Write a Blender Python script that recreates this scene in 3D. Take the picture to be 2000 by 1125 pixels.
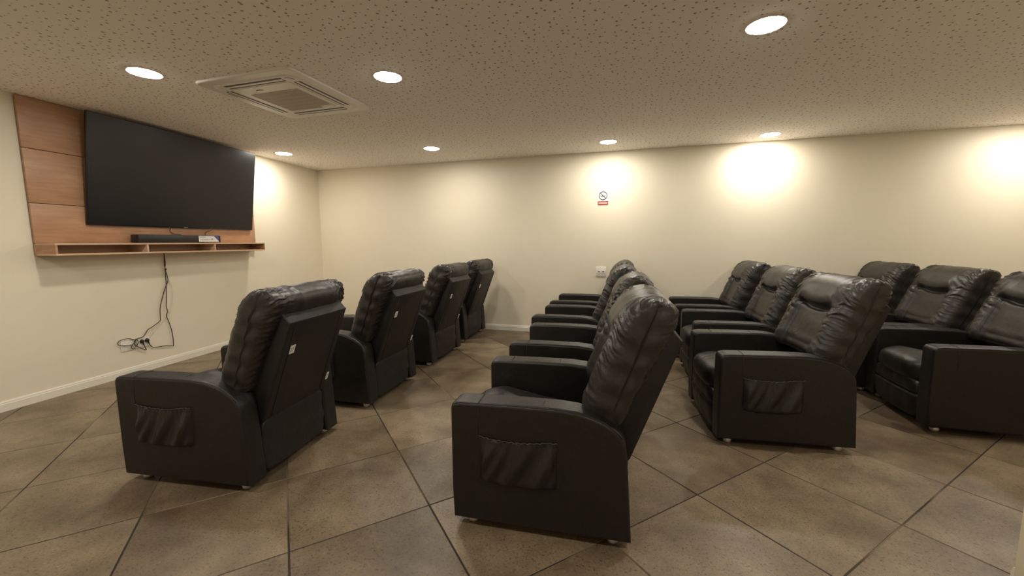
import bpy, bmesh, math, random
from mathutils import Vector, Matrix, noise

for o in list(bpy.data.objects): bpy.data.objects.remove(o)
S = bpy.context.scene
COL = S.collection
R = math.radians

# ---------------------------------------------------------------- camera, world, exposure
cam = bpy.data.cameras.new('camera'); co = bpy.data.objects.new('camera', cam); COL.objects.link(co)
cam.sensor_width = 36; cam.lens = 36 * 787.446 / 2000; cam.clip_start = .05
Fw = Vector((-0.2807, 0.9531, -0.1130)).normalized()
Rt = Vector((0.9594, 0.2820, -0.0049)); Rt = (Rt - Fw * Rt.dot(Fw)).normalized()
Up = Rt.cross(Fw)
M = Matrix((Rt, Up, -Fw)).transposed().to_4x4(); M.translation = (0, 0, 1.35)
co.matrix_world = M
S.camera = co
w = bpy.data.worlds.new('world'); S.world = w; w.use_nodes = True
w.node_tree.nodes['Background'].inputs[0].default_value = (.9, .85, .75, 1)
w.node_tree.nodes['Background'].inputs[1].default_value = .05
S.view_settings.view_transform = 'Standard'; S.view_settings.look = 'None'
S.view_settings.gamma = 1; S.view_settings.use_curve_mapping = False
S.view_settings.exposure = 1.74
LAMP = 62.0            # radiance of the downlight diffusers
LAMP_COL = (1.0, .935, .83)
H = 2.576              # ceiling height

# ---------------------------------------------------------------- materials
def mat(name, col=(.5, .5, .5), rough=.5, metal=0, spec=.5):
    m = bpy.data.materials.new(name); m.use_nodes = True
    b = m.node_tree.nodes['Principled BSDF']
    b.inputs['Base Color'].default_value = (*col, 1); b.inputs['Roughness'].default_value = rough
    b.inputs['Metallic'].default_value = metal; b.inputs['Specular IOR Level'].default_value = spec
    return m
def N(m, t, **kw):
    n = m.node_tree.nodes.new(t)
    for k, v in kw.items():
        if hasattr(n, k): setattr(n, k, v)
        else: n.inputs[k].default_value = v
    return n
def Lk(m, a, b): m.node_tree.links.new(a, b)
def BS(m): return m.node_tree.nodes['Principled BSDF']
def coords(m, scale=(1, 1, 1), kind='Object'):
    t = N(m, 'ShaderNodeTexCoord'); mp = N(m, 'ShaderNodeMapping'); mp.inputs['Scale'].default_value = scale
    Lk(m, t.outputs[kind], mp.inputs[0]); return mp.outputs[0]
def ramp(m, fac, stops):
    r = N(m, 'ShaderNodeValToRGB'); Lk(m, fac, r.inputs[0])
    while len(r.color_ramp.elements) < len(stops): r.color_ramp.elements.new(.5)
    for e, (p, c) in zip(r.color_ramp.elements, stops): e.position = p; e.color = (*c, 1) if len(c) == 3 else c
    return r.outputs[0]
def bump(m, height, strength=.3, dist=.01, normal=None):
    b = N(m, 'ShaderNodeBump'); b.inputs['Strength'].default_value = strength; b.inputs['Distance'].default_value = dist
    Lk(m, height, b.inputs['Height'])
    if normal: Lk(m, normal, b.inputs['Normal'])
    Lk(m, b.outputs[0], BS(m).inputs['Normal']); return b.outputs[0]
def noise_tex(m, vec, scale, detail=4, rough=.55):
    n = N(m, 'ShaderNodeTexNoise'); n.inputs['Scale'].default_value = scale
    n.inputs['Detail'].default_value = detail; n.inputs['Roughness'].default_value = rough
    Lk(m, vec, n.inputs['Vector']); return n.outputs['Fac']

# painted wall
m_wall = mat('wall_paint', (.71, .64, .48), .55)
v = coords(m_wall); n1 = noise_tex(m_wall, v, 1.3, 3)
Lk(m_wall, ramp(m_wall, n1, [(.3, (.775, .708, .560)), (.7, (.805, .738, .590))]), BS(m_wall).inputs['Base Color'])
bump(m_wall, noise_tex(m_wall, v, 180, 2), .06, .002)
m_trim = mat('trim_paint', (.80, .76, .66), .4)
m_pier = mat('pier_paint', (.72, .64, .46), .5)

# perforated acoustic ceiling
m_ceil = mat('perforated_ceiling', (.66, .58, .50), .85)
v = coords(m_ceil)
vo = N(m_ceil, 'ShaderNodeTexVoronoi', voronoi_dimensions='2D'); vo.inputs['Scale'].default_value = 19.5; vo.inputs['Randomness'].default_value = .82
Lk(m_ceil, v, vo.inputs['Vector'])
sep = N(m_ceil, 'ShaderNodeSeparateColor'); Lk(m_ceil, vo.outputs['Color'], sep.inputs[0])
mr = N(m_ceil, 'ShaderNodeMapRange'); Lk(m_ceil, sep.outputs[0], mr.inputs[0])
mr.inputs[3].default_value = .05; mr.inputs[4].default_value = .155
sb = N(m_ceil, 'ShaderNodeMath', operation='SUBTRACT'); Lk(m_ceil, vo.outputs['Distance'], sb.inputs[0]); Lk(m_ceil, mr.outputs[0], sb.inputs[1])
mk = N(m_ceil, 'ShaderNodeMapRange'); Lk(m_ceil, sb.outputs[0], mk.inputs[0]); mk.inputs[1].default_value = -.02; mk.inputs[2].default_value = .02
mx = N(m_ceil, 'ShaderNodeMix', data_type='RGBA'); Lk(m_ceil, mk.outputs[0], mx.inputs[0])
mx.inputs[6].default_value = (.34, .27, .21, 1); mx.inputs[7].default_value = (.95, .895, .835, 1)
Lk(m_ceil, mx.outputs[2], BS(m_ceil).inputs['Base Color'])
bump(m_ceil, mk.outputs[0], .6, .004)

# stone tiles
m_tile = mat('stone_tile', (.14, .11, .08), .42)
v = coords(m_tile, (1, 1, 1), 'Object')
oi = N(m_tile, 'ShaderNodeObjectInfo'); va = N(m_tile, 'ShaderNodeVectorMath', operation='ADD')
sc = N(m_tile, 'ShaderNodeMath', operation='MULTIPLY'); Lk(m_tile, oi.outputs['Random'], sc.inputs[0]); sc.inputs[1].default_value = 37
Lk(m_tile, v, va.inputs[0]); Lk(m_tile, sc.outputs[0], va.inputs[1]); v = va.outputs[0]
big = ramp(m_tile, noise_tex(m_tile, v, 2.6, 5, .6), [(.30, (.105, .075, .044)), (.5, (.182, .135, .082)), (.70, (.265, .200, .127))])
sp = noise_tex(m_tile, v, 95, 3, .7)
spk = ramp(m_tile, sp, [(.32, (.35, .33, .30)), (.44, (.95, .95, .95)), (.60, (1, 1, 1)), (.74, (1.5, 1.45, 1.38))])
mm = N(m_tile, 'ShaderNodeMix', data_type='RGBA', blend_type='MULTIPLY'); mm.inputs[0].default_value = 1
Lk(m_tile, big, mm.inputs[6]); Lk(m_tile, spk, mm.inputs[7])
tv = N(m_tile, 'ShaderNodeMapRange'); Lk(m_tile, oi.outputs['Random'], tv.inputs[0]); tv.inputs[3].default_value = .86; tv.inputs[4].default_value = 1.12
vm = N(m_tile, 'ShaderNodeVectorMath', operation='SCALE'); Lk(m_tile, mm.outputs[2], vm.inputs[0]); Lk(m_tile, tv.outputs[0], vm.inputs[3])
Lk(m_tile, vm.outputs[0], BS(m_tile).inputs['Base Color'])
rr = N(m_tile, 'ShaderNodeMapRange'); Lk(m_tile, noise_tex(m_tile, v, 4, 4), rr.inputs[0]); rr.inputs[3].default_value = .30; rr.inputs[4].default_value = .55
Lk(m_tile, rr.outputs[0], BS(m_tile).inputs['Roughness'])
bump(m_tile, sp, .12, .002)
m_grout = mat('grout', (.03, .025, .02), .8)
v = coords(m_grout)
Lk(m_grout, ramp(m_grout, noise_tex(m_grout, v, 1.1, 2), [(.50, (.022, .016, .012)), (.64, (.22, .17, .10))]), BS(m_grout).inputs['Base Color'])

# leather
def leather(name, col, rough):
    m = mat(name, col, rough, 0, .5)
    v = coords(m); vv = N(m, 'ShaderNodeTexVoronoi'); vv.inputs['Scale'].default_value = 260; Lk(m, v, vv.inputs['Vector'])
    b1 = N(m, 'ShaderNodeBump'); b1.inputs['Strength'].default_value = .18; b1.inputs['Distance'].default_value = .001; Lk(m, vv.outputs['Distance'], b1.inputs['Height'])
    bump(m, noise_tex(m, v, 14, 6, .62), .30, .012, b1.outputs[0])
    r = N(m, 'ShaderNodeMapRange'); Lk(m, noise_tex(m, v, 6, 3), r.inputs[0]); r.inputs[3].default_value = rough - .07; r.inputs[4].default_value = rough + .08
    Lk(m, r.outputs[0], BS(m).inputs['Roughness'])
    return m
m_lea = leather('black_leather', (.0075, .006, .0045), .46)
m_leap = leather('black_leather_pillow', (.020, .0165, .0135), .41)
m_leav = leather('black_vinyl_back', (.008, .0072, .0062), .5)
m_thread = mat('dark_seam', (.004, .0035, .003), .6)
m_pipe = mat('grey_elastic', (.05, .045, .04), .6)
m_foot = mat('silver_plastic', (.62, .60, .56), .28, .6)
m_tag = mat('white_label', (.75, .73, .68), .6)
m_print = mat('label_print', (.06, .06, .06), .6)

# wood veneer
def wood(name, c1, c2, sc=(1, 1, 1)):
    m = mat(name, c1, .42)
    v = coords(m, sc)
    n = noise_tex(m, v, 3.2, 6, .6)
    Lk(m, ramp(m, n, [(.3, c1), (.7, c2)]), BS(m).inputs['Base Color'])
    bump(m, n, .05, .002); return m
m_wood = wood('wood_veneer', (.37, .195, .105), (.50, .285, .165), (1, 1, 9))
m_edge = wood('wood_edging', (.56, .37, .23), (.64, .44, .29), (1, 1, 9))
m_tvb = mat('tv_plastic', (.012, .012, .013), .4)
m_scr = mat('tv_screen', (.012, .0115, .012), .27, 0, .4)
m_blk = mat('black_plastic', (.014, .013, .013), .4)
m_dark = mat('dark_slot', (.012, .013, .015), .5)
m_wht = mat('white_plastic', (.78, .74, .68), .35)
m_gr = mat('grille_plastic', (.62, .55, .45), .45)
m_plate = mat('outlet_plastic', (.78, .74, .66), .35)
m_blue = mat('blue_print', (.05, .09, .32), .5)
m_paper = mat('paper_label', (.72, .72, .70), .5)
m_red = mat('red_print', (.42, .05, .04), .5)
m_sgn = mat('sign_white', (.85, .84, .80), .45)
m_sd = mat('sign_black', (.05, .05, .05), .5)
m_met = mat('grey_metal', (.35, .34, .33), .35, .8)
m_cable = mat('cable_black', (.035, .028, .02), .5)
m_cablew = mat('cable_white', (.72, .68, .56), .5)
m_lamp = bpy.data.materials.new('lamp_diffuser'); m_lamp.use_nodes = True
nt = m_lamp.node_tree; nt.nodes.clear(); e = nt.nodes.new('ShaderNodeEmission'); o_ = nt.nodes.new('ShaderNodeOutputMaterial')
e.inputs[0].default_value = (*LAMP_COL, 1); e.inputs[1].default_value = LAMP; nt.links.new(e.outputs[0], o_.inputs[0])

# ---------------------------------------------------------------- mesh helpers
def link(name, me, m=None, parent=None, loc=(0, 0, 0), rot=(0, 0, 0)):
    o = bpy.data.objects.new(name, me); COL.objects.link(o)
    if me is not None and m is not None:
        for x in (m if isinstance(m, (list, tuple)) else [m]): me.materials.append(x)
    o.parent = parent; o.location = loc; o.rotation_euler = rot
    return o
def from_bm(bm, name, smooth=False, ang=35):
    bmesh.ops.recalc_face_normals(bm, faces=bm.faces)
    me = bpy.data.meshes.new(name); bm.to_mesh(me); bm.free()
    if smooth:
        for p in me.polygons: p.use_smooth = True
        me.set_sharp_from_angle(angle=R(ang))
    return me
def add_box(bm, a, b, bev=0, seg=2, mi=0, rotm=None):
    t = bmesh.new()
    r = bmesh.ops.create_cube(t, size=1)
    for v_ in t.verts: v_.co = Vector([(a[i] + b[i]) / 2 + v_.co[i] * (b[i] - a[i]) for i in range(3)])
    if bev: bmesh.ops.bevel(t, geom=t.edges[:], offset=bev, segments=seg, affect='EDGES', profile=.5)
    if rotm: bmesh.ops.transform(t, matrix=rotm, verts=t.verts)
    merge(bm, t, mi)
def merge(bm, t, mi=0):
    d = {}
    for v_ in t.verts: d[v_] = bm.verts.new(v_.co)
    for f in t.faces:
        try: nf = bm.faces.new([d[v_] for v_ in f.verts]); nf.material_index = mi; nf.smooth = f.smooth
        except ValueError: pass
    t.free()
def box_obj(name, a, b, m, parent=None, bev=0, seg=2, loc=(0, 0, 0), rot=(0, 0, 0)):
    bm = bmesh.new(); add_box(bm, a, b, bev, seg)
    return link(name, from_bm(bm, name, bev > 0), m, parent, loc, rot)
def prism(bm, pts, y0, y1, bev=0, seg=3, mi=0, axis='y'):
    t = bmesh.new()
    mk = (lambda p, q: (p[0], q, p[1])) if axis == 'y' else (lambda p, q: (p[0], p[1], q))
    a = [t.verts.new(mk(p, y0)) for p in pts]; b = [t.verts.new(mk(p, y1)) for p in pts]
    t.faces.new(a); t.faces.new(b[::-1]); n = len(pts)
    for i in range(n): t.faces.new([a[i], b[i], b[(i + 1) % n], a[(i + 1) % n]])
    bmesh.ops.recalc_face_normals(t, faces=t.faces)
    if bev:
        caps = [e for e in t.edges if abs((e.verts[0].co - e.verts[1].co)[1 if axis == 'y' else 2]) < 1e-6]
        bmesh.ops.bevel(t, geom=caps, offset=bev, segments=seg, affect='EDGES', profile=.5)
    merge(bm, t, mi)
def tube(bm, pts, r, n=6, mi=0, closed=False):
    pts = [Vector(p) for p in pts]; rings = []; prev = None
    for i, p in enumerate(pts):
        if closed: d = pts[(i + 1) % len(pts)] - pts[i - 1]
        else: d = pts[min(i + 1, len(pts) - 1)] - pts[max(i - 1, 0)]
        d.normalize()
        if prev is None:
            u = d.cross(Vector((0, 0, 1)));
            if u.length < .1: u = d.cross(Vector((0, 1, 0)))
        else: u = prev - d * prev.dot(d)
        u.normalize(); prev = u; w_ = d.cross(u)
        rings.append([bm.verts.new(p + (u * math.cos(2 * math.pi * k / n) + w_ * math.sin(2 * math.pi * k / n)) * r) for k in range(n)])
    m_ = len(rings)
    for i in range(m_ if closed else m_ - 1):
        a, b = rings[i], rings[(i + 1) % m_]
        for k in range(n):
            f = bm.faces.new([a[k], a[(k + 1) % n], b[(k + 1) % n], b[k]]); f.smooth = True; f.material_index = mi
    if not closed:
        bm.faces.new(rings[0][::-1]).material_index = mi; bm.faces.new(rings[-1]).material_index = mi
def smooth_path(pts, sub=6):
    P = [Vector(p) for p in pts]; out = []
    for i in range(len(P) - 1):
        a, b, c, d = P[max(i - 1, 0)], P[i], P[i + 1], P[min(i + 2, len(P) - 1)]
        for k in range(sub):
            t = k / sub
            out.append(.5 * ((2 * b) + (c - a) * t + (2 * a - 5 * b + 4 * c - d) * t * t + (3 * b - a - 3 * c + d) * t ** 3))
    out.append(P[-1]); return out
def closed_path(pts, n):
    P = [Vector((*p, 0)) for p in pts]; L = len(P); out = []
    for j in range(n):
        u = j / n * L; i = int(u); t = u - i
        a, b, c, d = P[(i - 1) % L], P[i % L], P[(i + 1) % L], P[(i + 2) % L]
        q = .5 * ((2 * b) + (c - a) * t + (2 * a - 5 * b + 4 * c - d) * t * t + (3 * b - a - 3 * c + d) * t ** 3)
        out.append((q.x, q.y))
    return out
def lathe(bm, prof, n=24, mi=0, c=(0, 0, 0)):
    rings = []
    for r, z in prof:
        rings.append([bm.verts.new((c[0] + r * math.cos(2 * math.pi * k / n), c[1] + r * math.sin(2 * math.pi * k / n), c[2] + z)) for k in range(n)] if r > 1e-6 else [bm.verts.new((c[0], c[1], c[2] + z))])
    for a, b in zip(rings, rings[1:]):
        for k in range(n):
            k2 = (k + 1) % n
            vs = [a[k], a[k2], b[k2], b[k]] if len(a) > 1 and len(b) > 1 else ([a[0], b[k2], b[k]] if len(a) == 1 else [a[k], a[k2], b[0]])
            f = bm.faces.new(vs); f.material_index = mi; f.smooth = True
def thing(name, label, cat, loc=(0, 0, 0), rz=0, group=None):
    o = bpy.data.objects.new(name, None); COL.objects.link(o); o.location = loc; o.rotation_euler = (0, 0, rz); o.empty_display_size = .1
    tag(o, label, cat, group); return o
def tag(o, label, cat, group=None):
    o['label'] = label; o['category'] = cat
    if group: o['group'] = group
def structure(o): o['kind'] = 'structure'; return o
def sstep(a, b, x):
    t = max(0, min(1, (x - a) / (b - a))); return t * t * (3 - 2 * t)
def gauss(x, s): return math.exp(-(x / s) ** 2)

# ---------------------------------------------------------------- the room
nL = Vector((-.997012, -.077245)); uL = Vector((-.077245, .997012)); DL = 4.7047; YB = 5.841
def LX(y): return (DL - nL.y * y) / nL.x      # x of the left wall at y
XR, YS = 5.0, -1.6
def wall_poly(name, poly, m): # poly in plan
    bm = bmesh.new(); prism(bm, poly, 0, H, axis='z'); return structure(link(name, from_bm(bm, name), m))
wall_poly('wall_back', [(LX(YB) - .2, YB), (XR + .15, YB), (XR + .15, YB + .15), (LX(YB) - .2, YB + .15)], m_wall)
wall_poly('wall_left', [(LX(YB), YB), (LX(YS), YS), (LX(YS) - .15, YS), (LX(YB) - .15, YB)], m_wall)
wall_poly('wall_right', [(XR, 1.919), (XR, YB), (XR + .15, YB), (XR + .15, 1.919)], m_wall)
wall_poly('wall_right_front', [(1.46, 1.759), (XR + .15, 1.759), (XR + .15, 1.919), (1.46, 1.919)], m_pier)
wall_poly('wall_front', [(LX(YS) - .15, YS - .15), (2.6, YS - .15), (2.6, YS), (LX(YS) - .15, YS)], m_wall)
wall_poly('wall_right_rear', [(2.45, YS), (2.6, YS), (2.6, 1.759), (2.45, 1.759)], m_wall)
bm = bmesh.new(); add_box(bm, (LX(YB) - .2, YS - .2, H), (XR + .2, YB + .2, H + .12)); structure(link('ceiling', from_bm(bm, 'ceiling'), m_ceil))
bm = bmesh.new(); add_box(bm, (LX(YB) - .2, YS - .2, -.12), (XR + .2, YB + .2, -.0022)); floor = structure(link('floor', from_bm(bm, 'floor'), m_grout))

# diagonal tiles, each its own piece
T = .637; ang = R(-46.0)
ea = Vector((math.sin(ang), math.cos(ang))); eb = Vector((ea.y, -ea.x)); O0 = Vector((.377, 2.219))
room = [Vector((LX(YS), YS)), Vector((2.45, YS)), Vector((2.45, 1.759)), Vector((XR, 1.759)), Vector((XR, YB)), Vector((LX(YB), YB))]
roomA = [Vector((LX(YS), YS)), Vector((XR, YS)), Vector((XR, YB)), Vector((LX(YB), YB))]
def clip(poly, clipper):
    out = poly
    for i in range(len(clipper)):
        a, b = clipper[i], clipper[(i + 1) % len(clipper)]; e_ = b - a; nn = Vector((-e_.y, e_.x)); inp = out; out = []
        for j in range(len(inp)):
            p, q = inp[j], inp[(j + 1) % len(inp)]; dp, dq = (p - a).dot(nn), (q - a).dot(nn)
            if dp >= 0: out.append(p)
            if dp * dq < 0: out.append(p + (q - p) * (dp / (dp - dq)))
        if len(out) < 3: return []
    return out
def tile_mesh(poly2, c):
    bm = bmesh.new()
    prism(bm, [tuple(p - c) for p in poly2], -.010, 0, axis='z')
    top = [e_ for e_ in bm.edges if all(abs(v_.co.z) < 1e-6 for v_ in e_.verts)]
    bmesh.ops.bevel(bm, geom=top, offset=.0012, segments=1, affect='EDGES')
    me = from_bm(bm, 'tile'); me.materials.append(m_tile); return me
ga, gb = .0034, .0042
full = None; rnd = random.Random(4)
for i in range(-14, 15):
    for j in range(-14, 15):
        c = O0 + ea * (i + .5) * T + eb * (j + .5) * T
        q = [c + ea * sa * (T / 2 - ga) + eb * sb_ * (T / 2 - gb) for sa, sb_ in ((-1, -1), (-1, 1), (1, 1), (1, -1))]
        # keep counter-clockwise
        if (q[1] - q[0]).cross(q[2] - q[1]) < 0: q = q[::-1]
        if c.x > 2.6 + .5 and c.y < 1.3: continue
        k = clip(q, roomA)
        if not k: continue
        area = abs(sum(k[n].x * k[(n + 1) % len(k)].y - k[(n + 1) % len(k)].x * k[n].y for n in range(len(k)))) / 2
        if area < .004: continue
        if area > T * T * .97:
            if full is None: full = tile_mesh(q, c)
            me = full
        else: me = tile_mesh(k, c)
        t = bpy.data.objects.new('tile', me); COL.objects.link(t); t.parent = floor; t.location = (c.x, c.y, rnd.uniform(-.0004, .0004))

# baseboards
def baseboard(name, p, q, nrm):
    p, q, nrm = Vector(p), Vector(q), Vector(nrm)
    prof = [(0, 0), (.014, 0), (.014, .060), (.011, .066), (.011, .074), (.006, .085), (0, .085)]
    bm = bmesh.new(); a = [bm.verts.new((*(p + nrm * x), z)) for x, z in prof]; b = [bm.verts.new((*(q + nrm * x), z)) for x, z in prof]
    bm.faces.new(a); bm.faces.new(b[::-1])
    for i in range(len(prof)): bm.faces.new([a[i], b[i], b[(i + 1) % len(prof)], a[(i + 1) % len(prof)]])
    structure(link(name, from_bm(bm, name), m_trim))
baseboard('baseboard_left', (LX(YS), YS), (LX(YB), YB), -nL)
baseboard('baseboard_back', (LX(YB), YB), (XR, YB), (0, -1))
baseboard('baseboard_right', (XR, YB), (XR, 1.919), (-1, 0))
baseboard('baseboard_right_front', (1.46, 1.919), (XR, 1.919), (0, 1))

# ---------------------------------------------------------------- ceiling downlights
lamps = [(-3.40, 2.195, 'round ceiling downlight nearest the television panel, left of the air conditioner'),
         (-1.77, 2.770, 'round ceiling downlight just right of the air conditioner cassette'),
         (-4.62, 4.605, 'small round downlight by the corner above the right edge of the television'),
         (-2.545, 4.945, 'round ceiling downlight beyond the air conditioner, left of the sign on the back wall'),
         (-.305, 5.283, 'round ceiling downlight above the no smoking sign on the back wall'),
         (1.515, 5.505, 'round downlight tight to the back wall throwing the brightest pool of light'),
         (.705, 2.772, 'large round ceiling downlight at the top right, over the middle rows'),
         (2.55, 3.50, 'round ceiling downlight over the last row, beyond the right edge of the photo'),
         (4.0, 5.30, 'round ceiling downlight by the back wall at the far right'),
         (-3.2, .15, 'round ceiling downlight behind the camera on the television side'),
         (-1.1, .25, 'round ceiling downlight directly behind the camera'),
         (1.2, .35, 'round ceiling downlight behind the camera on the right')]
ring = dif = None
for x, y, lab in lamps:
    t = thing('ceiling_light', lab, 'ceiling light', (x, y, H), 0, 'round ceiling downlights')
    if ring is None:
        bm = bmesh.new(); lathe(bm, [(.0982, 0), (.106, 0), (.106, -.002), (.104, -.0036), (.0982, -.0036), (.0982, 0)], 40)
        ring = link('frame', from_bm(bm, 'frame'), m_wht, t)
        bm = bmesh.new(); lathe(bm, [(.0978, -.001), (.0978, -.0034), (.090, -.0052), (.06, -.0066), (0, -.0072)], 40)
        dif = link('diffuser', from_bm(bm, 'diffuser'), m_lamp, t)
    else:
        for src in (ring, dif):
            c = src.copy(); COL.objects.link(c); c.parent = t

# ---------------------------------------------------------------- air conditioner cassette
ac = thing('air_conditioner', 'white square ceiling cassette air conditioner with louvred slots and centre grille', 'air conditioner', (-2.775, 2.875, H), R(-.5))
def rrect(hx, hy, r, n=6):
    out = []
    for cx, cy, a0 in ((hx - r, hy - r, 0), (-hx + r, hy - r, 90), (-hx + r, -hy + r, 180), (hx - r, -hy + r, 270)):
        for k in range(n + 1):
            a = R(a0 + 90 * k / n); out.append((cx + r * math.cos(a), cy + r * math.sin(a)))
    return out
def stacked(bm, loops, mi=0, cap=True):
    rs = [[bm.verts.new(p) for p in l] for l in loops]
    for a, b in zip(rs, rs[1:]):
        n = len(a)
        for k in range(n):
            f = bm.faces.new([a[k], a[(k + 1) % n], b[(k + 1) % n], b[k]]); f.material_index = mi
    if cap: bm.faces.new(rs[-1]).material_index = mi; bm.faces.new(rs[0][::-1]).material_index = mi
def L3(l, z): return [(x, y, z) for x, y in l]
hw = .462
ac.scale = (1, 1, .6)
bm = bmesh.new(); stacked(bm, [L3(rrect(hw, hw + .008, .06), -.0005), L3(rrect(hw, hw + .008, .06), -.020), L3(rrect(hw - .008, hw, .055), -.026)])
link('panel', from_bm(bm, 'panel'), m_wht, ac)
bm = bmesh.new(); stacked(bm, [L3(rrect(.392, .395, .075), -.024), L3(rrect(.392, .395, .075), -.029), L3(rrect(.380, .383, .07), -.035)])
link('outlet_ring', from_bm(bm, 'outlet_ring'), m_wht, ac)
for k in range(4):
    a = k * math.pi / 2
    bm = bmesh.new(); add_box(bm, (-.275, -.031, -.0368), (.275, .031, -.033), .001)
    sl = link('air_outlet', from_bm(bm, 'air_outlet'), m_dark, ac, (.337 * math.sin(a), -.337 * math.cos(a), 0), (0, 0, a))
    bm = bmesh.new(); add_box(bm, (-.273, -.0115, -.0395), (.273, .0115, -.0360), .001, 1)
    link('louver', from_bm(bm, 'louver'), m_wht, sl, (0, 0, 0))
bm = bmesh.new(); stacked(bm, [L3(rrect(.285, .29, .02), -.0345), L3(rrect(.285, .29, .02), -.0385), L3(rrect(.281, .286, .02), -.040)])
gp = link('grille_panel', from_bm(bm, 'grille_panel'), m_wht, ac)
m_gsh = mat('grille_recess', (.24, .19, .13), .6)
bm = bmesh.new(); add_box(bm, (-.235, -.17, -.0412), (.235, .25, -.0395)); link('grille_recess', from_bm(bm, 'grille_recess'), m_gsh, gp)
for k in range(25):
    x = -.230 + k * .460 / 24
    if k == 0:
        bm = bmesh.new(); add_box(bm, (-.0048, -.17, -.0455), (.0048, .25, -.0412)); gs = from_bm(bm, 'slat'); gs.materials.append(m_gr)
    s_ = bpy.data.objects.new('slat', gs); COL.objects.link(s_); s_.parent = gp; s_.location = (x, 0, 0)
for k in range(7):
    y = -.165 + k * .41 / 6
    if k == 0:
        bm = bmesh.new(); add_box(bm, (-.235, -.0022, -.0450), (.235, .0022, -.0412)); gc = from_bm(bm, 'cross_bar'); gc.materials.append(m_gr)
    s_ = bpy.data.objects.new('cross_bar', gc); COL.objects.link(s_); s_.parent = gp; s_.location = (0, y, 0)
bm = bmesh.new(); lathe(bm, [(.0, -.042), (.034, -.042), (.034, -.0395)], 24)
o = link('emblem', from_bm(bm, 'emblem'), m_met, gp, (-.075, -.225, 0)); o.scale = (1, .5, 1); o['label'] = 'small oval grey emblem'
box_obj('receiver', (.12, .20, -.049), (.235, .268, -.040), m_wht, gp, .003)
for k, (sx, sy) in enumerate(((1, 1), (-1, 1), (-1, -1), (1, -1))):
    bm = bmesh.new(); lathe(bm, [(0, -.0375), (.010, -.037), (.012, -.034), (.012, -.03)], 16)
    link('corner_cap', from_bm(bm, 'corner_cap'), m_wht, ac, (.352 * sx, .355 * sy, 0))
bm = bmesh.new(); tube(bm, [(.300 + .055 * math.cos(R(a)), -.303 + .055 * math.sin(R(a)), -.035) for a in range(-80, -5, 10)], .0035)
link('corner_slot', from_bm(bm, 'corner_slot'), m_dark, ac)
box_obj('nameplate', (-.405, -.23, -.0275), (-.397, -.15, -.0255), m_print, ac)

# ---------------------------------------------------------------- television wall; local frame: x along the wall (s), y out of the wall
WROT = math.atan2(uL.y, uL.x)
PW = Vector((nL.x * DL, nL.y * DL, 0))
# local +x = uL ; rotated 90 deg ccw = (-uL.y, uL.x) = nL (out of the room) -> room side is local -y
def wl(name, label, cat, group=None):
    t = thing(name, label, cat, PW, WROT, group); return t
def wbox(name, s0, s1, d0, d1, z0, z1, m, par, bev=0, c=None):
    # geometry centred for a sane origin
    cs, cd, cz = (s0 + s1) / 2, -(d0 + d1) / 2, (z0 + z1) / 2
    return box_obj(name, ((s0 - s1) / 2, -(d1 - d0) / 2, (z0 - z1) / 2), ((s1 - s0) / 2, (d1 - d0) / 2, (z1 - z0) / 2), m, par, bev, 2, (cs, cd, cz))
pn = wl('wall_panel', 'wood veneer media panel fixed to the left wall behind the television', 'wall panel')
for z0, z1 in ((1.362, 1.697), (1.702, 2.149), (2.154, 2.572)):
    wbox('veneer_board', 2.53, 4.80, .012, .032, z0, z1, m_wood, pn, .001)
wbox('backing_board', 2.535, 4.795, .0005, .012, 1.262, 2.570, m_blk, pn)
wbox('lower_rail', 2.53, 4.80, .012, .030, 1.256, 1.357, m_wood, pn)
sh = wl('floating_shelf', 'long wooden open-front floating shelf with three compartments below the television', 'shelf')
s0, s1, dd, z0, z1, th = 2.53, 4.72, .255, 1.254, 1.360, .016
wbox('top_board', s0, s1, .0305, dd, z1 - th, z1, m_edge, sh, .001)
wbox('bottom_board', s0, s1, .0305, dd, z0, z0 + th, m_edge, sh, .001)
for nme, s in (('side_board', s0 + th / 2), ('divider', 3.247), ('divider', 3.985), ('side_board', s1 - th / 2)):
    wbox(nme, s - th / 2, s + th / 2, .0305, dd, z0 + th, z1 - th, m_edge if nme == 'divider' else m_wood, sh)
wbox('back_board', s0 + th, s1 - th, .0305, .036, z0 + th, z1 - th, m_wood, sh)

tv = wl('television', 'large flat black television mounted tilted down on the wood panel', 'television')
TS0, TS1 = 2.89, 4.73; db, dt, zb, zt = .062, .205, 1.528, 2.545
tilt = math.atan2(dt - db, zt - zb); hgt = math.hypot(dt - db, zt - zb); wdt = TS1 - TS0
tcx, tcd, tcz = (TS0 + TS1) / 2, (db + dt) / 2, (zb + zt) / 2
bm = bmesh.new(); add_box(bm, (-wdt / 2, 0, -hgt / 2), (wdt / 2, .024, hgt / 2), .005)
cab = link('casing', from_bm(bm, 'casing', True), m_tvb, tv, (tcx, -tcd, tcz), (tilt, 0, 0))
bm = bmesh.new(); add_box(bm, (-wdt / 2 + .006, -.002, -hgt / 2 + .014), (wdt / 2 - .006, .004, hgt / 2 - .006))
link('screen', from_bm(bm, 'screen'), m_scr, cab)
bm = bmesh.new(); add_box(bm, (-.022, -.0012, -hgt / 2 + .004), (.022, .002, -hgt / 2 + .010)); link('badge', from_bm(bm, 'badge'), m_met, cab)
bm = bmesh.new(); add_box(bm, (-.45, .0, -.30), (.45, .045, .18), .01); link('rear_cover', from_bm(bm, 'rear_cover', True), m_tvb, cab, (0, .022, -.06))
wbox('wall_bracket', 3.5, 4.1, .0325, .10, 1.98, 2.10, m_met, tv)

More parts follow.
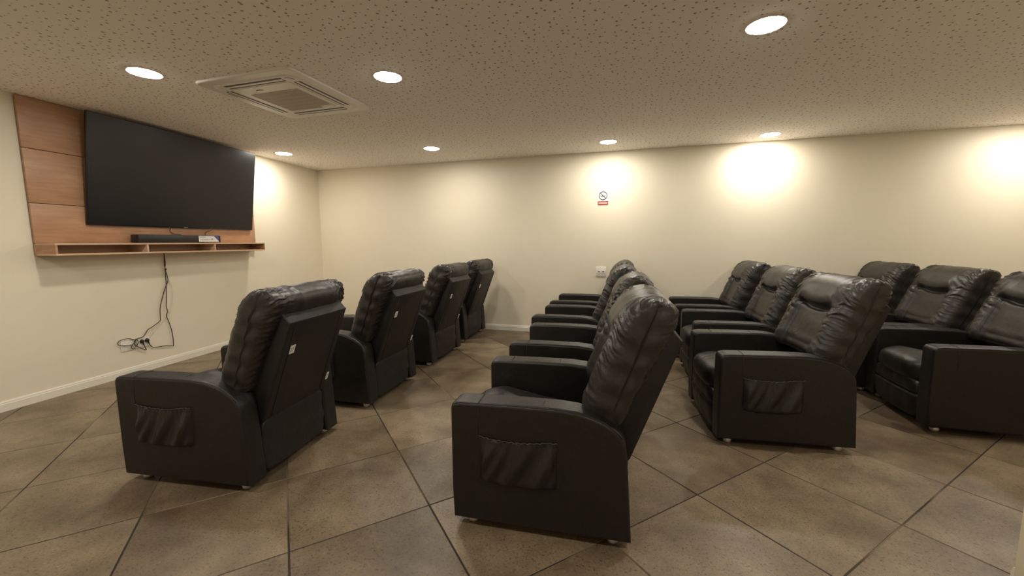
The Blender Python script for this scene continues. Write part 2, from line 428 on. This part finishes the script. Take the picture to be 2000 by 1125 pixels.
sbar = wl('soundbar', 'low black soundbar resting on the shelf under the television', 'soundbar')
wbox('body', 3.215, 4.125, .085, .19, 1.364, 1.446, m_blk, sbar, .008)
for s in (3.4, 3.95): wbox('foot', s - .03, s + .03, .11, .17, 1.3605, 1.365, m_blk, sbar)
lb = wbox('sticker', 3.845, 4.095, .1895, .1908, 1.372, 1.440, m_paper, sbar); lb['label'] = 'white paper sticker with blue corner'
bm = bmesh.new(); a = [bm.verts.new(p) for p in ((.065, -.0012, .034), (.125, -.0012, .034), (.125, -.0012, -.028))]; bm.faces.new(a)
link('blue_corner', from_bm(bm, 'blue_corner'), m_blue, lb)
bm = bmesh.new(); add_box(bm, (-.112, -.0014, .017), (-.04, -.0006, .023)); add_box(bm, (-.105, -.0014, -.006), (.02, -.0006, -.002)); add_box(bm, (-.105, -.0014, -.016), (-.01, -.0006, -.013)); add_box(bm, (.03, -.0014, -.012), (.05, -.0006, .006))
link('print', from_bm(bm, 'print'), mat('grey_print', (.3, .3, .32), .5), lb)

def cable(name, label, pts, r=.004, m=None, sub=6):
    t = wl(name, label, 'cable')
    bm = bmesh.new(); tube(bm, smooth_path([(s, -d, z) for s, d, z in pts], sub), r, 6)
    me = from_bm(bm, name); me.materials.append(m or m_cable); o = link('cord', me, None, t); return t
cable('television_cable', 'short black cable hanging from the television bottom edge, left of centre', [(3.61, .07, 1.54), (3.615, .09, 1.52), (3.63, .06, 1.49), (3.68, .05, 1.462), (3.76, .045, 1.452)], .0035)
cable('television_cable', 'short black cable hanging from the television to the right end of the soundbar', [(4.11, .07, 1.54), (4.10, .09, 1.515), (4.05, .07, 1.49), (4.04, .06, 1.462), (4.06, .055, 1.44)], .0035)
cA = cable('power_cord', 'brown power cord dropping from the shelf and curving left to the outlets', [(3.565, .03, 1.25), (3.577, .02, 1.149), (3.57, .02, 1.07), (3.587, .02, .953), (3.55, .022, .872), (3.511, .02, .767), (3.475, .02, .65), (3.468, .02, .555), (3.457, .02, .508), (3.374, .02, .459), (3.329, .02, .438), (3.28, .02, .378), (3.222, .022, .369), (3.189, .024, .342), (3.19, .026, .31), (3.204, .03, .292), (3.285, .03, .231), (3.27, .035, .28), (3.262, .04, .322)], .0042)
bm = bmesh.new(); lathe(bm, [(0, -.012), (.008, -.009), (.010, 0), (.008, .009), (0, .012)], 12); link('tie', from_bm(bm, 'tie'), m_cable, cA, (3.572, -.022, 1.07))
cable('power_cord', 'brown power cord falling straight then looping right to the right plug', [(3.572, .024, 1.23), (3.56, .026, 1.13), (3.566, .026, 1.07), (3.56, .024, .907), (3.553, .022, .80), (3.546, .02, .713), (3.54, .02, .653), (3.55, .02, .602), (3.531, .02, .556), (3.553, .02, .477), (3.576, .02, .347), (3.576, .02, .215), (3.56, .02, .207), (3.47, .02, .226), (3.37, .02, .238), (3.335, .024, .272), (3.312, .038, .322)], .0042)
cable('white_cord', 'thin white cord hanging among the brown cords below the shelf', [(3.565, .015, 1.06), (3.60, .012, .95), (3.63, .012, .84), (3.615, .012, .70), (3.57, .012, .58), (3.48, .012, .49), (3.38, .012, .40), (3.345, .012, .365)], .003, m_cablew)
cable('adapter_cord', 'short brown cord looping around the left outlet plate', [(3.20, .02, .36), (3.14, .022, .388), (3.07, .02, .385), (3.045, .02, .362), (3.055, .022, .338), (3.11, .022, .322), (3.16, .03, .315)], .0035)
cable('adapter_cord', 'knotted brown cord between the two outlet plates', [(3.19, .03, .28), (3.17, .03, .275), (3.15, .034, .29), (3.165, .036, .32), (3.19, .036, .345), (3.20, .034, .37), (3.215, .036, .34), (3.205, .036, .31), (3.19, .03, .29)], .0035)
# outlets
def outlet(label, s0, s1, z0, z1, holes, par_rot=0):
    t = wl('wall_outlet', label, 'outlet')
    wbox('plate', s0, s1, .0005, .011, z0, z1, m_plate, t, .003)
    for s, z in holes:
        bm = bmesh.new(); lathe(bm, [(0, .0135), (.016, .0135), (.019, .011)], 20); bmesh.ops.rotate(bm, verts=bm.verts, matrix=Matrix.Rotation(R(90), 3, 'X'))
        so = link('socket', from_bm(bm, 'socket'), m_plate, t, (s, 0, z))
        for dx in (-.007, .007):
            bm = bmesh.new(); lathe(bm, [(0, .0142), (.003, .0142), (.003, .013)], 8); bmesh.ops.rotate(bm, verts=bm.verts, matrix=Matrix.Rotation(R(90), 3, 'X'))
            link('hole', from_bm(bm, 'hole'), m_dark, so, (dx, 0, 0))
    return t
outlet('white outlet plate low on the left wall, left of the black plugs, tangled in cords', 3.075, 3.205, .262, .378, [(3.11, .318), (3.165, .318)])
outlet('white outlet plate low on the left wall holding two black plugs', 3.218, 3.342, .262, .372, [(3.262, .330), (3.312, .330)])
for s, lb_ in ((3.262, 'black plug in the left socket of the lower outlet plate'), (3.312, 'black plug in the right socket of the lower outlet plate')):
    t = wl('plug', lb_, 'plug', 'plugs in the left wall outlet')
    bm = bmesh.new(); lathe(bm, [(0, .014), (.019, .014), (.021, .018), (.019, .028), (.011, .036), (0, .038)], 16); bmesh.ops.rotate(bm, verts=bm.verts, matrix=Matrix.Rotation(R(90), 3, 'X'))
    b_ = link('body', from_bm(bm, 'body'), m_blk, t, (s, 0, .330))
    bm = bmesh.new(); tube(bm, [(0, -.03, -.008), (.001, -.034, -.022), (.004, -.03, -.036)], .006); link('strain_relief', from_bm(bm, 'strain_relief'), m_blk, t, (s, 0, .330))

# ---------------------------------------------------------------- back wall sign and outlet
sg = thing('no_smoking_sign', 'small white no smoking sign with a red bar on the back wall', 'sign', (-.393, YB, 1.955))
box_obj('plate', (-.070, -.004, -.095), (.070, -.0005, .095), m_sgn, sg, .001)
bm = bmesh.new(); tube(bm, [(.054 * math.cos(R(a)), -.0045, .03 + .054 * math.sin(R(a))) for a in range(0, 360, 10)], .0055, 6, 0, True)
tube(bm, [(-.038, -.0045, .068), (.038, -.0045, -.008)], .0055)
link('prohibition_symbol', from_bm(bm, 'prohibition_symbol'), m_sd, sg)
bm = bmesh.new(); add_box(bm, (-.036, -.0052, .020), (.024, -.0042, .029)); add_box(bm, (.027, -.0052, .020), (.036, -.0042, .029)); tube(bm, [(.028, -.005, .032), (.032, -.005, .038), (.028, -.005, .044)], .0015)
link('cigarette_symbol', from_bm(bm, 'cigarette_symbol'), m_sd, sg)
rb = box_obj('red_bar', (-.070, -.0052, -.095), (.070, -.0041, -.045), m_red, sg)
box_obj('light_stripe', (-.058, -.0060, -.079), (.058, -.0053, -.060), mat('pink_print', (.80, .50, .45), .5), rb)
ou = thing('wall_outlet', 'white outlet plate on the back wall behind the second row of recliners', 'outlet', (-.400, YB, .926))
box_obj('plate', (-.070, -.009, -.070), (.070, -.0005, .070), m_plate, ou, .003)
for dx in (-.03, .03):
    s_ = box_obj('socket', (dx - .024, -.0105, -.030), (dx + .024, -.0085, .030), m_plate, ou, .001)
    box_obj('hole', (dx - .012, -.0112, -.004), (dx + .012, -.0104, .008), m_dark, s_)

# ---------------------------------------------------------------- recliner (front towards -x, origin at floor centre)
FX = -.41          # x of the front
CW = .40           # half width
def pf(x, z): return (FX + x, z)
arm_prof = [(.006, .045), (.0, .20), (.0, .585), (.006, .604), (.02, .614), (.05, .619), (.30, .624), (.50, .624), (.58, .617), (.64, .603), (.70, .580), (.745, .552), (.775, .520), (.79, .480), (.797, .42), (.812, .20), (.822, .045)]
pil_prof = [(.775, .540), (.835, .66), (.895, .79), (.955, .91), (.998, 1.00), (.994, 1.062), (.940, 1.096), (.860, 1.088), (.790, 1.035), (.745, .96), (.710, .885), (.668, .80), (.635, .715), (.602, .635), (.615, .570), (.70, .535)]
BASE = Vector((.68, .555)); DIR = Vector((.345, .9386)).normalized(); NR = Vector((DIR.y, -DIR.x)); WL = .60
def pillow_mesh(seed):
    rnd = random.Random(seed)
    NP, NS = 280, 120
    prof = closed_path(pil_prof, NP)
    cen = []
    for p in prof:
        d = Vector(p) - BASE; cen.append((d.dot(DIR), d.dot(NR)))
    # outward 2d normals
    nrm = []
    for i in range(NP):
        a, b = Vector(prof[i - 1]), Vector(prof[(i + 1) % NP]); t = (b - a).normalized(); n_ = Vector((t.y, -t.x)); nrm.append(n_)
    ctr = Vector((sum(p[0] for p in prof) / NP, sum(p[1] for p in prof) / NP))
    if sum(nrm[i].dot(Vector(prof[i]) - ctr) for i in range(NP)) < 0: nrm = [-x for x in nrm]
    off = Vector((rnd.uniform(0, 50), rnd.uniform(0, 50), rnd.uniform(0, 50)))
    def ridged(v_): return 1 - abs(noise.noise(v_)) * 2.2
    verts = []
    tmid = sum(c[1] for c in cen) / NP + .02
    n_exp = 4.6
    def crease(x, sharp=1.0):      # narrow valley with rounded shoulders
        return max(0, 1 - abs(x)) ** 2
    for j in range(NS + 1):
        th_ = -math.pi / 2 + math.pi * j / NS
        s = math.copysign(abs(math.sin(th_)) ** (2 / n_exp), math.sin(th_)) if j not in (0, NS) else math.copysign(1, th_)
        k = abs(math.cos(th_)) ** (2 / n_exp) if j not in (0, NS) else 0
        for i in range(NP):
            w_, t_ = cen[i]; wn = w_ / WL
            wc = .30
            k2 = .88 + .12 * k ** .7
            w2 = wc + (w_ - wc) * k2; t2 = tmid + (t_ - tmid) * (.04 + .96 * k)
            front = sstep(-.1, .5, -nrm[i].dot(NR)); back = 1 - front
            a_s = abs(s); side = 1 - k            # 1 on the side seam
            d = 0
            wcr = .545 + .030 * sstep(.15, .5, a_s) * (1 - sstep(.5, .7, a_s))
            inner = 1 - sstep(.52, .66, a_s)
            above = sstep(wcr - .01, wcr + .05, wn); low = 1 - above
            d += front * .030 * gauss(wn - .78, .22)
            d += front * .010 * gauss(wn - wcr - .10, .07) * inner
            d -= front * .022 * low * (1 - sstep(.46, .58, a_s))
            d -= front * .026 * gauss(wn - wcr, .026) * inner
            d -= front * .014 * gauss(a_s - .53, .035) * low
            d += front * .016 * gauss(a_s - .78, .20) * low
            d -= front * .004 * crease(s / .035) * low
            d -= front * .010 * gauss(wn - .10, .05) * gauss(a_s - .30, .35)
            # gathers stitched into the side seam: folds running across, dying out towards the middle
            ph = wn * 38 + 2.2 * noise.noise(Vector((wn * 5, s * 2.0, 1)) + off) + 1.2 * a_s
            fold = abs(math.sin(ph)) ** .7 - .55
            act = .5 + .5 * noise.noise(Vector((wn * 6, s * .8, front * 1.5)) + off * 2) * 1.6
            amp = sstep(.62, .93, a_s) * max(0, min(1, act)) * (1 - .25 * side)
            d += amp * .0040 * fold
            rg = ridged(Vector((wn * 17 + 1.6 * noise.noise(Vector((s * 4, wn * 3, 9)) + off) + a_s * 2 + off.y, s * 2.2, front * 2)))
            d += sstep(.50, .85, a_s) * (.35 + .65 * sstep(.30, .60, wn)) * .0105 * (max(0, rg) ** 2.2 - .3)
            g2 = ridged(Vector((wn * 11 + a_s * 2.2 + off.x, s * 2.4, front * 2)))
            d += sstep(.45, .8, a_s) * .0050 * (g2 - .5)
            # folds fanning out from the ends of the headrest crease and along the panel seams
            fz = (wn - wcr)
            fan = gauss(a_s - .64, .13) * gauss(fz + .02, .17)
            d += front * fan * .0105 * (abs(math.sin(fz * 34 + (a_s - .5) * 9 * (1 if fz > 0 else -1) + seed)) ** .6 - .6)
            # creases over the top of the headrest
            top_ = sstep(.70, .98, wn)
            d += top_ * .0060 * (ridged(Vector((s * 9, wn * 1.6, 3)) + off) - .5) * (.4 + .6 * abs(noise.noise(Vector((s * 3, 0, 5)) + off)) * 2)
            d += .006 * noise.noise(Vector((s * 3, wn * 4, front)) + off)
            P2 = BASE + DIR * w2 + NR * t2 + nrm[i] * d * (.35 + .65 * k)
            hwid = .350 + .005 * math.sin(wn * 31 + seed) * side - .018 * sstep(.75, 1.05, wn) - .008 * (1 - sstep(0, .25, wn))
            y = s * hwid
            verts.append((FX + P2.x, y, P2.y))
    faces = []
    for j in range(NS):
        for i in range(NP):
            i2 = (i + 1) % NP
            faces.append((j * NP + i, j * NP + i2, (j + 1) * NP + i2, (j + 1) * NP + i))
    faces.append(tuple(range(NP))); faces.append(tuple(range((NS + 1) * NP - 1, NS * NP - 1, -1)))
    bm = bmesh.new(); vs = [bm.verts.new(v_) for v_ in verts]
    for f in faces:
        try: bm.faces.new([vs[x] for x in f])
        except ValueError: pass
    me = from_bm(bm, 'backrest_cushion', True, 80); me.materials.append(m_leap); return me
def puff_mesh(name, c, h, n=5, div=24, fn=None, m=None):
    bm = bmesh.new(); bmesh.ops.create_cube(bm, size=2)
    bmesh.ops.subdivide_edges(bm, edges=bm.edges[:], cuts=div, use_grid_fill=True)
    for v_ in bm.verts:
        p = v_.co; L = (abs(p.x) ** n + abs(p.y) ** n + abs(p.z) ** n) ** (1 / n); q = p / L
        q2 = Vector((c[0] + q.x * h[0], c[1] + q.y * h[1], c[2] + q.z * h[2]))
        if fn: q2 = fn(q, q2)
        v_.co = q2
    me = from_bm(bm, name, True, 80); me.materials.append(m or m_lea); return me
def seat_fn(q, p):
    p.z += .022 * (1 - q.y ** 2) * max(0, q.z) + .012 * gauss(q.x + .65, .35) * max(0, q.z)
    p.z += .004 * noise.noise(p * 9) * max(0, q.z) - .050 * max(0, q.x + .55)
    p.x -= .018 * (1 - q.z ** 2) * max(0, -q.x)
    if q.z > .2: p.z += .003 * (1 - abs(noise.noise(Vector((p.x * 6, p.y * 18, 1)))) * 2.5)
    return p
def foot_fn(q, p):
    if q.x < 0:
        p.x += .016 * gauss(q.z - .25, .06) + .003 * (1 - abs(math.sin(p.y * 24)) ** .6) * (1 - abs(q.z) ** 4) - .010 * (1 - q.y ** 2) + .02 * max(0, -q.z)
        p.x += .004 * noise.noise(p * 14)
    return p
def pocket_mesh():
    NX, NZ = 72, 30; x0, x1, zt, zb = .14, .50, .468, .250
    bm = bmesh.new(); g = []
    for i in range(NX + 1):
        u = i / NX; row = []
        ztop = zt - .016 * math.sin(math.pi * min(1, u * 1.15)) ** .8 + .003 * math.sin(u * 70)
        zbot = zb + .006 - .020 * math.sin(math.pi * u) ** .6
        for j in range(NZ + 1):
            v_ = j / NZ; z = zbot + (ztop - zbot) * v_
            edge = min(1, min(u, 1 - u) * 14) * min(1, v_ * 9)
            gat = 1.5 * noise.noise(Vector((u * 8.5 + (1 - v_) * 2.6, v_ * .5, 2.3))) + .5 * noise.noise(Vector((u * 21 + (1 - v_) * 2.6, v_ * .5, 7.3))) * v_
            fine = math.sin(u * 95) * .0022 * sstep(.75, 1, v_)
            b_ = .006 + (.020 * math.sin(math.pi * (1 - v_) * .62) + .013 * gat * (.3 + .7 * math.sin(math.pi * (1 - v_) * .75)))
            y = -CW - .001 - edge * max(.002, b_ + fine)
            if j in (0,) or i in (0, NX): y = -CW + .004
            row.append(bm.verts.new((FX + x0 + (x1 - x0) * u, y, z)))
        row.append(bm.verts.new((FX + x0 + (x1 - x0) * u, -CW + .004, ztop - .001)))
        g.append(row)
    for i in range(NX):
        for j in range(NZ + 1): bm.faces.new([g[i][j], g[i + 1][j], g[i + 1][j + 1], g[i][j + 1]])
    me = from_bm(bm, 'side_pocket', True, 75); me.materials.append(m_lea); me.materials.append(m_pipe)
    return me, [(FX + x0 + (x1 - x0) * i / 60, -CW - .007 - .002 * math.sin(i * 1.9), zt + .002 - .016 * math.sin(math.pi * min(1, i / 60 * 1.15)) ** .8 + .002 * math.sin(i * 1.3)) for i in range(61)]

pillow_variants = [pillow_mesh(s) for s in (3, 11, 27, 42)]
def make_recliner():
    t = thing('recliner', '', 'recliner', (0, 0, 0), 0, 'black leather recliners')
    for sgn in (-1, 1):
        y0, y1 = (-CW, -CW + .13) if sgn < 0 else (CW - .13, CW)
        bm = bmesh.new(); prism(bm, [pf(*p) for p in arm_prof], y0, y1, .017, 4)
        for v_ in bm.verts:   # slight stuffing
            yy = (v_.co.y - (y0 + y1) / 2) / .065
            v_.co.z += .004 * (1 - yy * yy) if v_.co.z > .5 else 0
        a = link('armrest', from_bm(bm, 'armrest', True, 40), m_lea, t)
        wn_ = a.modifiers.new('wn', 'WEIGHTED_NORMAL'); wn_.keep_sharp = True
        # seams: along the outer top edge, across the arm top, down the side
        bm = bmesh.new(); yo = y0 if sgn < 0 else y1; yi = y1 if sgn < 0 else y0; s_ = 1 if sgn > 0 else -1
        top = [(x, z) for x, z in arm_prof[4:13]]
        tube(bm, [(FX + x, yo - s_ * .0045, z - .0028) for x, z in top], .0016, 5)
        for xs in (.135, .43):
            zt_ = .6225
            tube(bm, [(FX + xs, yo - s_ * .005, zt_ - .003), (FX + xs, yo - s_ * .018, zt_ + .0015), (FX + xs, (y0 + y1) / 2, zt_ + .005), (FX + xs, yi + s_ * .018, zt_ + .0015)], .0014, 5)
        tube(bm, [(FX + .135, yo + s_ * .0002, .600), (FX + .135, yo + s_ * .0002, .47)], .0013, 5)
        link('seam', from_bm(bm, 'seam'), m_thread, a)
        if sgn < 0:
            me, rim = pocket_mesh()
            pk = link('side_pocket', me, None, a)
            bm = bmesh.new(); bm.from_mesh(me); nf = len(bm.faces); tube(bm, rim, .0024, 5, 1); bm.to_mesh(me); bm.free()
    link('seat_cushion', puff_mesh('seat_cushion', (FX + .30, 0, .385), (.315, .268, .088), 4.5, 26, seat_fn), None, t)
    link('footrest', puff_mesh('footrest', (FX + .030, 0, .195), (.040, .266, .148), 6, 26, foot_fn), None, t)
    bm = bmesh.new(); add_box(bm, (FX + .06, -.266, .06), (FX + .76, .266, .32)); link('base_frame', from_bm(bm, 'base_frame'), m_leav, t)
    bc = link('backrest_cushion', pillow_variants[0], None, t)
    bm = bmesh.new(); prism(bm, [pf(*p) for p in [(1.022, .918), (.972, .978), (.90, .95), (.70, .42), (.71, .36), (.80, .345), (.816, .36)]], -.265, .265, .010, 3)
    bs = link('back_shell', from_bm(bm, 'back_shell', True, 30), m_leav, t)
    # piping and side flap lines on the shell
    bm = bmesh.new()
    pa, pb = Vector((1.022, .918)), Vector((.816, .36)); dn = (pb - pa).normalized(); on = Vector((-dn.y, dn.x)); on = on if on.x > 0 else -on
    for ys in (-.215, .215):
        tube(bm, [(FX + (pa + dn * d_).x + on.x * .0008, ys, (pa + dn * d_).y + on.y * .0008) for d_ in (.02, .3, .585)], .0018, 5)
    tube(bm, [(FX + 1.0195, -.262, .921), (FX + 1.0195, .262, .921)], .0025, 5)
    link('seam', from_bm(bm, 'seam'), m_thread, bs)
    rot = math.atan2(-(pb - pa).x, -(pb - pa).y)
    def label_tag(ys, d_):
        q = pa + dn * d_ + on * .0016
        bm = bmesh.new(); add_box(bm, (-.001, -.020, -.026), (.001, .020, .026), 0, 2, 0)
        for zz, yy0, yy1 in ((.008, -.010, .012), (-.003, -.013, .002), (-.010, -.016, -.004)): add_box(bm, (.001, yy0, zz - .0016), (.0015, yy1, zz + .0016), 0, 2, 1)
        o = link('care_label', from_bm(bm, 'care_label'), [m_tag, m_print], bs, (FX + q.x, ys, q.y), (0, rot, 0)); o['label'] = 'small white care label'
        return o
    label_tag(-.19, .17)
    l2 = label_tag(.262, .50); l2.scale = (1, .6, 1)
    def rp_fn(q, p):
        if q.x > 0: p.x += .007 * noise.noise(Vector((p.y * 5, p.z * 14, 7))) + .005 * (1 - q.y ** 2)
        return p
    link('rear_panel', puff_mesh('rear_panel', (FX + .785, 0, .205), (.022, .268, .155), 9, 20, rp_fn, m_leav), None, t)
    bm = bmesh.new(); lathe(bm, [(0, .0), (.017, .0), (.025, .006), (.027, .018), (.022, .034), (.012, .042), (.012, .058)], 18)
    fm = from_bm(bm, 'foot'); fm.materials.append(m_foot)
    for x in (.085, .745):
        for y in (-.335, .335): link('foot', fm, None, t, (FX + x, y, 0))
    return t
proto = make_recliner()
used = False
def place(front_x, near_y, yaw, lab, group, k):
    """front_x, near_y: front corner on the camera side of the base"""
    global used
    if not used:
        r = proto; used = True; kids = {c.name: c for c in r.children}
    else:
        r = proto.copy(); COL.objects.link(r)
        for ch in list(proto.children):
            c = ch.copy(); COL.objects.link(c); c.parent = r
            for g in ch.children:
                if group == g4 and g.name.startswith('side_pocket'): continue
                d = g.copy(); COL.objects.link(d); d.parent = c
    r.rotation_euler = (0, 0, R(yaw))
    cx = .41 * math.cos(R(yaw)) - .40 * math.sin(R(yaw)); cy = .41 * math.sin(R(yaw)) + .40 * math.cos(R(yaw))
    r.location = (front_x + cx, near_y + cy, 0)
    r['label'] = lab; r['group'] = group
    for c in r.children:
        if c.name.startswith('backrest_cushion'): c.data = pillow_variants[k % 4]
    return r
g1, g2, g3, g4 = 'recliners of the front row by the television', 'recliners of the second row', 'recliners of the third row', 'recliners of the last row'
chairs = [
 (-2.745, 1.455, 6.5, 'nearest black leather recliner of the front row, back turned, white label on its back', g1, 0),
 (-2.815, 2.655, 2.0, 'second black recliner of the front row, seen from behind, past the nearest one', g1, 1),
 (-2.86, 3.84, 0.5, 'third black recliner of the front row, seen from behind, next to the farthest one', g1, 2),
 (-2.93, 4.92, 0, 'farthest black recliner of the front row, standing against the back wall', g1, 3),
 (-.785, 1.640, 3.2, 'black leather recliner in the centre foreground with gathered side pocket, seen from the side', g2, 1),
 (-.84, 2.76, 1.0, 'second black recliner of the middle row, directly behind the centre foreground one', g2, 2),
 (-.94, 3.86, 0, 'third black recliner of the middle row, one short of the back wall', g2, 3),
 (-.96, 4.90, 0, 'farthest black recliner of the middle row, just below the back wall outlet', g2, 0),
 (.580, 2.830, 6.0, 'black recliner nearest the camera in the third row, right of centre, with side pocket', g3, 3),
 (.57, 3.92, 2.0, 'middle black recliner of the third row, behind the one with visible side pocket', g3, 0),
 (.50, 4.95, 0, 'farthest black recliner of the third row, against the back wall', g3, 1),
 (2.02, 3.41, 0, 'black recliner cut off by the right edge, nearest of the last row', g4, 2),
 (1.95, 4.22, 0, 'middle black recliner of the last row, its broad headrest seen behind the third row', g4, 3),
 (1.86, 5.027, 0, 'farthest black recliner of the last row, only its headrest showing before the back wall', g4, 1)]
for c in chairs: place(*c)
